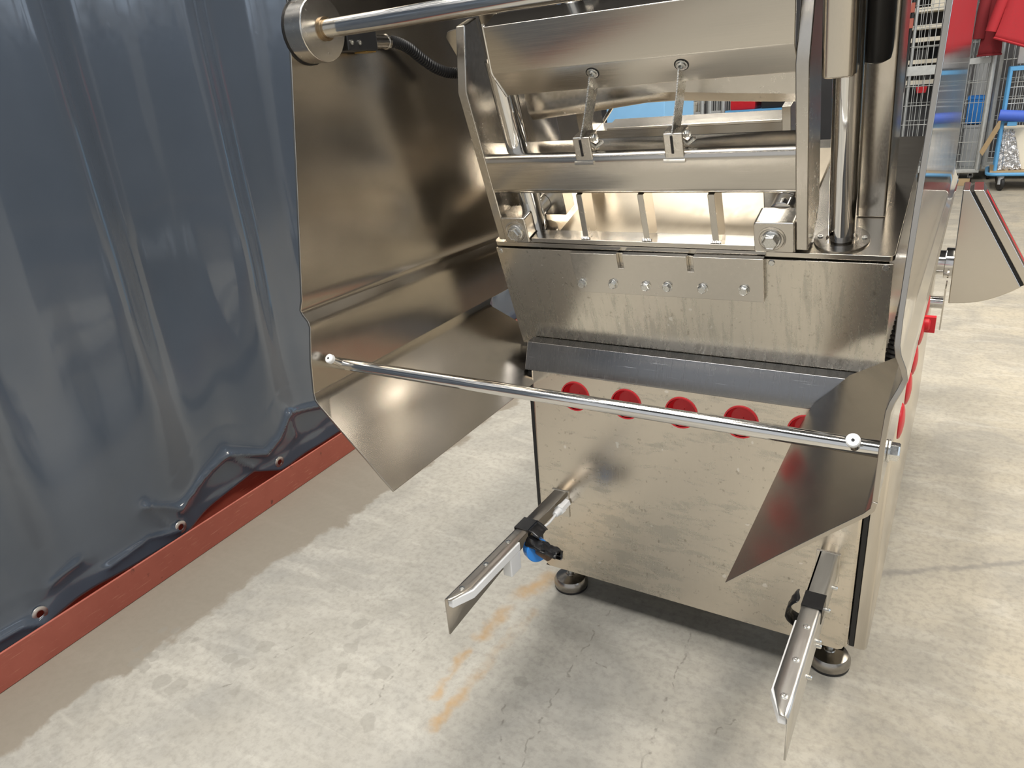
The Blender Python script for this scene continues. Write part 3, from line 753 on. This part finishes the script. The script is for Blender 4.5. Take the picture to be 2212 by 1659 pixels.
# ------------------------------------------------------------------ operator pod on its arm at the right
K = 2.5 / 1.5
def q(x, z): return (x * K, 1.2 + (z - 1.2) * K)
pod = empty('control_pod', (.06, 2.62, .67), press)
AY = 2.585; AX, AZ = q(0, .8485)
build('pod_arm', MB().tube([W(-.16, AY, AZ), W(-.006, AY, AZ)], .0385, 32), M['steel_pol'], pod)
build('arm_collar', MB().lathe([(.0475, 0), (.0475, .026)], (-.0325, AY, AZ), (1, 0, 0), 32), M['steel_pol'], pod, bevel=.002)
build('arm_collar', MB().lathe([(.052, 0), (.052, .045)], (-.175, AY, AZ), (1, 0, 0), 32), M['steel_pol'], pod, bevel=.002)
wed = [(-.008, .9885), (.0025, .9885), (.1005, .8225)]
n = 10
for i in range(1, n):
    k = i / n; x = .1005 + k * (-.0035 - .1005); z = .8215 + k * (.786 - .8215) - .010 * math.sin(PI * k)
    wed.append((x, z))
wed.append((-.0045, .785))
build('pod_body', MB().prism([q(*p) for p in wed], 2.5, 2.67, 'y'), M['steel'], pod, bevel=.003, seg=2)
dx, dz = .1005 - .0025, .8225 - .9885; nx, nz = .861, .508
def slab(a, b, o0, o1):           # a, b: fractions along the slope, o: offsets along the outward normal
    p = lambda k, o: q(.0025 + dx * k + nx * o, .9885 + dz * k + nz * o)
    return [p(a, o0), p(a, o1), p(b, o1), p(b, o0)]
build('pod_gasket', MB().prism(slab(.03, 1.0, -.001, .0055), 2.51, 2.66, 'y'), M['rubber'], pod)
build('screen_panel', MB().prism([q(*p) for p in [(.0075, .9885), (.0230, .9885), (.0230 + .098 * 1.04, .9885 - .166 * 1.04), (.1085, .8190)]], 2.5, 2.67, 'y'), M['steel'], pod, bevel=.002)
build('touch_foil', MB().prism(slab(.10, .95, .0190, .0194), 2.545, 2.59, 'y'), M['red_pl'], pod)
build('lower_rod', MB().tube([W(-.16, 2.52, .505), W(-.020, 2.52, .505)], .019, 20), M['steel_pol'], pod)
build('rod_plate', MB().box(-.0215, -.0175, 2.46, 2.58, .435, .560), M['steel'], pod)
ck = MB()
for i in range(16):
    ck.lathe([(.010, 0), (.0125, .002), (.0125, .005), (.010, .007)], (-.066 - .0012 * i, 1.372, .80 - .0085 * i), (-.12, .0, -1), 14)
build('cable_duct', ck, M['black'], press)
for z in (.845, .818):
    build('duct_clamp', MB().lathe([(.014, -.009), (.016, -.007), (.016, .007), (.014, .009)], (-.052, 1.362, z), (.35, -.8, .3), 18), M['steel_pol'], press)

# ------------------------------------------------------------------ things behind: roll cages, trolley, jackets, shelves
def wires(mb, x0, x1, z0, z1, y, nx_, zs, r=.0035):
    for i in range(nx_ + 1):
        x = x0 + (x1 - x0) * i / nx_
        mb.tube([W(x, y, z0), W(x, y, z1)], r, 5)
    for z in zs: mb.tube([W(x0, y - .005, z), W(x1, y - .005, z)], r, 5)
def cage(x0, x1, y0, y1, ztop, label, bars):
    c = tag(empty('roll_cage', ((x0 + x1) / 2, (y0 + y1) / 2, 0)), label, 'roll cage', 'wire roll cages behind the machine')
    for x in (x0, x1):
        for y in (y0, y1): build('corner_post', MB().tube([W(x, y, .14), W(x, y, ztop)], .026 if y == y0 else .017, 10), M['galv'], c)
    for z, h in bars: build('cross_bar', MB().box(x0, x1, y0 - .012, y0 + .012, z - h / 2, z + h / 2), M['galv'], c, bevel=.003)
    build('base_deck', MB().box(x0 - .02, x1 + .02, y0 - .02, y1 + .02, .11, .145), M['galv'], c, bevel=.004)
    zs = [.22 + .187 * i for i in range(int((ztop - .24) / .187) + 1)]
    mb = MB(); wires(mb, x0, x1, .15, ztop - .02, y0 + .02, max(6, int((x1 - x0) / .047)), zs); wires(mb, x0, x1, .15, ztop - .02, y1, max(6, int((x1 - x0) / .06)), zs)
    tag(build('wire_mesh', mb, M['galv'], c), kind='stuff')
    for x in (x0 + .05, x1 - .05):
        for y in (y0 + .05, y1 - .05):
            w_ = build('caster', MB().lathe([(.045, -.014), (.05, -.01), (.05, .01), (.045, .014)], (x, y, .05), (1, 0, 0), 18), M['rubber'], c)
            build('caster_fork', MB().box(x - .022, x + .022, y - .015, y + .02, .06, .112), M['galv'], w_)
    return c
cage(-.72, -.245, 9.0, 9.7, 1.82, 'wire roll cage beside the machine, in front of the pale shelves', [(1.115, .09), (.16, .04)])
cage(-.175, .045, 8.95, 9.65, 1.85, 'narrow wire roll cage with thick galvanised posts between shelves and trolley', [(1.165, .055)])
cage(.105, .80, 9.25, 9.9, 1.85, 'wire roll cage standing behind the blue trolley', [(.16, .04)])
# shelving with pale boards
shf = tag(empty('shelf_rack', (-.45, 10.4, 0)), 'tall shelf rack with pale boards behind the wire roll cage', 'shelf')
for z in (.98, 1.20, 1.43, 1.56, 1.74, 1.92):
    build('shelf_board', MB().box(-1.0, -.24, 10.2, 10.6, z - .022, z + .022), M['cream'], shf)
for x in (-.98, -.25):
    build('rack_post', MB().box(x - .02, x + .02, 10.58, 10.62, 0, 2.1), M['galv'], shf)
tag(build('back_board', MB().box(-1.0, .9, 10.62, 10.66, 0, 2.3), M['dark_wall']), 'dark board standing behind the shelf rack', 'board')
o = build('carton', MB().box(-.63, -.32, 10.22, 10.5, 1.763, 1.92), M['cream'], bevel=.004); tag(o, 'cream carton on the upper board of the shelf rack', 'box')
o = build('red_tub', MB().loft([[W(-.60 + d, 9.06 + d, z), W(-.50 - d, 9.06 + d, z), W(-.50 - d, 9.16 - d, z), W(-.60 + d, 9.16 - d, z)] for d, z in ((.01, .90), (0, .96), (.006, .96), (.012, .91))]), M['red_pl'], bevel=.003); tag(o, 'small red tub inside the wire cage nearest the machine', 'tub')
# trolley stock inside the cages
def crate(name, x0, x1, y0, y1, z0, z1, m, label):
    t_ = .012
    mb = MB().loft([[W(x0 + a, y0 + a, z), W(x1 - a, y0 + a, z), W(x1 - a, y1 - a, z), W(x0 + a, y1 - a, z)] for a, z in ((.01, z0), (0, z0 + .02), (0, z1 - .03), (-.008, z1 - .03), (-.008, z1), (t_, z1), (t_ + .004, z0 + .02))])
    return tag(build(name, mb, m, bevel=.003), label, 'crate')
crate('storage_bin', -.12, .02, 9.15, 9.5, .145, .56, M['grey_pl'], 'grey bin standing in the narrow wire roll cage')
crate('storage_bin', -.12, .03, 9.2, 9.5, .565, .83, M['blue_pl'], 'blue tub standing on the grey bin in the narrow wire roll cage')
# jackets
def jacket(cx, y, zt, wtop, wbot, h, m, label, slant=0., depth=.10, seed=0):
    rows_ = []; n = 30
    for i in range(15):
        k = i / 14; z = zt - h * k; wd = wtop + (wbot - wtop) * k
        if k < .08: wd *= .55 + .45 * k / .08
        row = []
        for j in range(n):
            a = 2 * PI * j / n
            fold = 1 + .10 * math.sin(a * 5 + seed) * k + .05 * math.sin(a * 9 + seed * 2 + k * 3) * k
            x = cx + wd * .5 * math.copysign(abs(math.cos(a)) ** .8, math.cos(a)) * fold
            yy = y + depth * (.6 + .5 * k) * math.sin(a) * fold
            row.append(W(x, yy, z - slant * (x - cx) * k * k))
        rows_.append(row)
    mb = MB().loft(rows_, caps=False)
    r = tag(empty('jacket', (cx, y, zt)), label, 'jacket', 'red work jackets')
    build('body', mb, m, r, solid=.006, off=0)
    build('hem', MB().tube(rows_[-1] + [rows_[-1][0]], .010, 6), m, r)
    for sx in (-1, 1):
        sl_ = [W(cx + sx * wtop * .42, y, zt - .06), W(cx + sx * (wtop * .5 + .03), y - .01, zt - .2), W(cx + sx * (wbot * .5 + .02), y - .02, zt - h * .78)]
        build('sleeve', MB().tube(spline(sl_, 6), .052, 12), m, r)
    build('collar', MB().tube([W(cx + .07 * math.cos(a_), y + .05 * math.sin(a_), zt + .0) for a_ in [2 * PI * q / 12 for q in range(13)]], .022, 8), m, r)
    build('hanger_hook', MB().tube([W(cx, y, zt - .02), W(cx, y, zt + .09), W(cx, y + .03, zt + .115), W(cx, y + .06, zt + .09)], .004, 6), M['zinc'], r)
    return r
jacket(.26, 8.62, 1.92, .34, .50, .66, M['red_fab'], 'bright red jacket hanging above the blue trolley', .38, .10, 1)
jacket(.0, 8.84, 1.88, .12, .17, .67, M['dkred_fab'], 'narrow dark red jacket hanging behind the bright one', .0, .05, 3)
rl_ = build('hanging_rail', MB().tube([W(-.30, 8.90, 2.03), W(.9, 8.72, 2.03)], .014, 10), M['galv']); tag(rl_, 'galvanised tube rail from which the red jackets hang', 'rail')
# blue trolley
tr = tag(empty('blue_trolley', (.42, 8.65, 0)), 'light blue tube trolley on black casters under the red jackets', 'trolley')
X0, X1, Y0, Y1 = .19, .72, 8.45, 8.95
for x in (X0, X1):
    build('trolley_post', MB().tube([W(x, Y0, .16), W(x, Y0, 1.09)], .015, 10), M['blue_paint'], tr)
    build('trolley_post', MB().tube([W(x, Y1, .16), W(x, Y1, 1.09)], .015, 10), M['blue_paint'], tr)
for y in (Y0, Y1): build('top_bar', MB().box(X0 - .01, X1 + .01, y - .012, y + .012, 1.06, 1.095), M['blue_paint'], tr, bevel=.003)
build('shelf_bar', MB().box(X0, X1, Y0 - .01, Y0 + .01, .615, .640), M['blue_paint'], tr, bevel=.002)
ring = [W(X0 - .05 + .03 * (1 - math.cos(a)), 0, 0) for a in (0,)]
rp = [W(x, y, .155) for x, y in rrect(X0 - .06, X1 + .06, Y0 - .04, Y1 + .04, .08, 4)]
build('deck_ring', MB().tube(rp + [rp[0]], .016, 10), M['blue_paint'], tr)
build('deck_board', MB().box(X0 - .04, X1 + .04, Y0 - .02, Y1 + .02, .165, .185), M['wood'], tr)
mb = MB(); wires(mb, X0, X1, .19, 1.06, Y1, 9, [.4, .6, .8, .95]); wires(mb, X0, X1, .64, 1.06, Y0 + .012, 8, [.78, .92]); tag(build('wire_mesh', mb, M['galv'], tr), kind='stuff')
for x in (X0 + .06, X1 - .06):
    for y in (Y0 + .02, Y1 - .04):
        w_ = build('caster', MB().lathe([(.058, -.018), (.066, -.012), (.066, .012), (.058, .018)], (x, y, .066), (1, .35, 0), 22), M['rubber'], tr)
        build('caster_fork', MB().tube([W(x, y - .03, .06), W(x, y - .02, .145)], .024, 10), M['grey_pl'], w_)
o = build('wrapped_box', MB().box(.21, .60, 8.50, 8.86, .186, .56), M['cream'], bevel=.006); tag(o, 'pale box standing on the blue trolley behind crumpled silver wrap', 'box')
rows_ = []
for i in range(16):
    row = []
    for j in range(16):
        k = i / 15; q = j / 15
        row.append(W(.20 + .20 * q * (1 - .55 * k), 8.47 + .02 * mnoise.noise(Vector((i * .6, j * .6, 1))), .19 + .36 * k + .02 * mnoise.noise(Vector((i * .8, j * .7, 5)))))
    rows_.append(row)
o = build('silver_wrap', MB().grid(rows_), M['foil'], solid=.002, smooth=False); tag(o, 'crumpled silver wrap hanging on the front of the pale trolley box', 'wrapping')
o = build('foam_roll', MB().tube([W(.15, 8.385, .690), W(.40, 8.385, .665)], .048, 20), M['blue_foam'], bevel=.004); tag(o, 'dark blue foam roll resting on the trolley bar', 'roll')
o = build('blue_bracket', MB().box(.225, .30, 8.375, 8.4395, .59, .6285), M['blue_paint'], bevel=.004); tag(o, 'small light blue block under the dark blue foam roll', 'block')
o = build('timber_lath', MB().loft([[W(x - .012, 8.88, z + .018), W(x + .02, 8.88, z - .022), W(x + .02, 8.90, z - .022), W(x - .012, 8.90, z + .018)] for x, z in ((.055, .30), (.19, .62))]), M['wood'], bevel=.002); tag(o, 'sloping timber lath behind the light blue trolley post', 'lath')
o = build('euro_pallet', MB().box(-.30, .0, 8.80, 8.90, .0, .06), M['wood'], bevel=.003); tag(o, 'short timber beam on the floor in front of the narrow roll cage', 'beam')
crate('storage_bin', .55, .95, 9.3, 9.7, .70, .92, M['red_pl'], 'red crate in the wire roll cage behind the trolley')
o = build('white_carton', MB().box(.24, .50, 9.0, 9.2, 1.11, 1.26), M['white_pl'], bevel=.003); tag(o, 'white carton on top of the blue trolley below the jacket', 'box')
# seen through the press: blue cabinet, crates and wire cages far behind
bc = tag(empty('blue_cabinet', (-1.65, 4.3, 0)), 'sky blue cabinet standing behind the press, seen between its plates', 'cabinet')
build('cabinet_body', MB().box(-1.80, -1.46, 4.0, 4.5, .06, 1.20), M['sky_box'], bc, bevel=.004)
build('plinth', MB().box(-1.78, -1.48, 4.03, 4.47, 0, .06), M['dark_wall'], bc)
cage(-3.30, -2.85, 9.1, 9.7, 1.6, 'wire roll cage far behind, left of the blue work table', [(.82, .05)])
cage(-2.76, -2.60, 9.1, 9.7, 1.6, 'slim wire roll cage far behind, touching the blue work table', [(.82, .05)])
wt = tag(empty('work_table', (-2.2, 9.2, 0)), 'blue steel work table far behind the press', 'table')
build('table_top', MB().box(-2.55, -1.75, 9.0, 9.5, .80, .84), M['blue_paint'], wt, bevel=.004)
for x in (-2.52, -1.78):
    for y in (9.03, 9.47): build('leg', MB().box(x - .025, x + .025, y - .025, y + .025, 0, .80), M['blue_paint'], wt)
crate('storage_bin', -2.50, -2.22, 9.05, 9.4, .84, .98, M['red_pl'], 'red crate on the blue work table far behind')
crate('storage_bin', -2.15, -1.85, 9.05, 9.4, .84, .98, M['black'], 'black crate on the blue work table far behind')
crate('storage_bin', -3.20, -2.95, 9.2, 9.5, .84, .95, M['cream'], 'cream crate in the far wire roll cage')

o = build('grey_column', MB().box(-.10, .02, 9.95, 10.07, 0, 3.2), M['grey_pl'], bevel=.004); tag(o, 'tall grey column behind the narrow wire roll cage and the jackets', 'column')
st = tag(empty('lashing_strap', (-.705, 8.95, 1.9)), 'black lashing strap with brown ends hanging on the roll cage beside the machine', 'strap')
build('webbing', MB().tube([W(-.700, 8.955, 1.95), W(-.705, 8.955, 1.5), W(-.715, 8.955, 1.1), W(-.715, 8.955, .92)], .018, 8), M['black'], st)
for z in (1.70, 1.56):
    build('strap_end', MB().box(-.722, -.686, 8.93, 8.96, z - .045, z + .045), M['primer'], st, bevel=.004)
for x, z, wd, h, lab in ((-.60, 1.002, .14, .12, 'black case on the lowest board of the shelf rack'), (-.42, 1.222, .12, .14, 'dark case on the second board of the shelf rack'), (-.66, 1.222, .14, .10, 'low dark case on the second board of the shelf rack')):
    o = build('dark_case', MB().box(x - wd / 2, x + wd / 2, 10.22, 10.48, z, z + h), M['black'], bevel=.006); tag(o, lab, 'case', 'dark cases on the shelf rack')
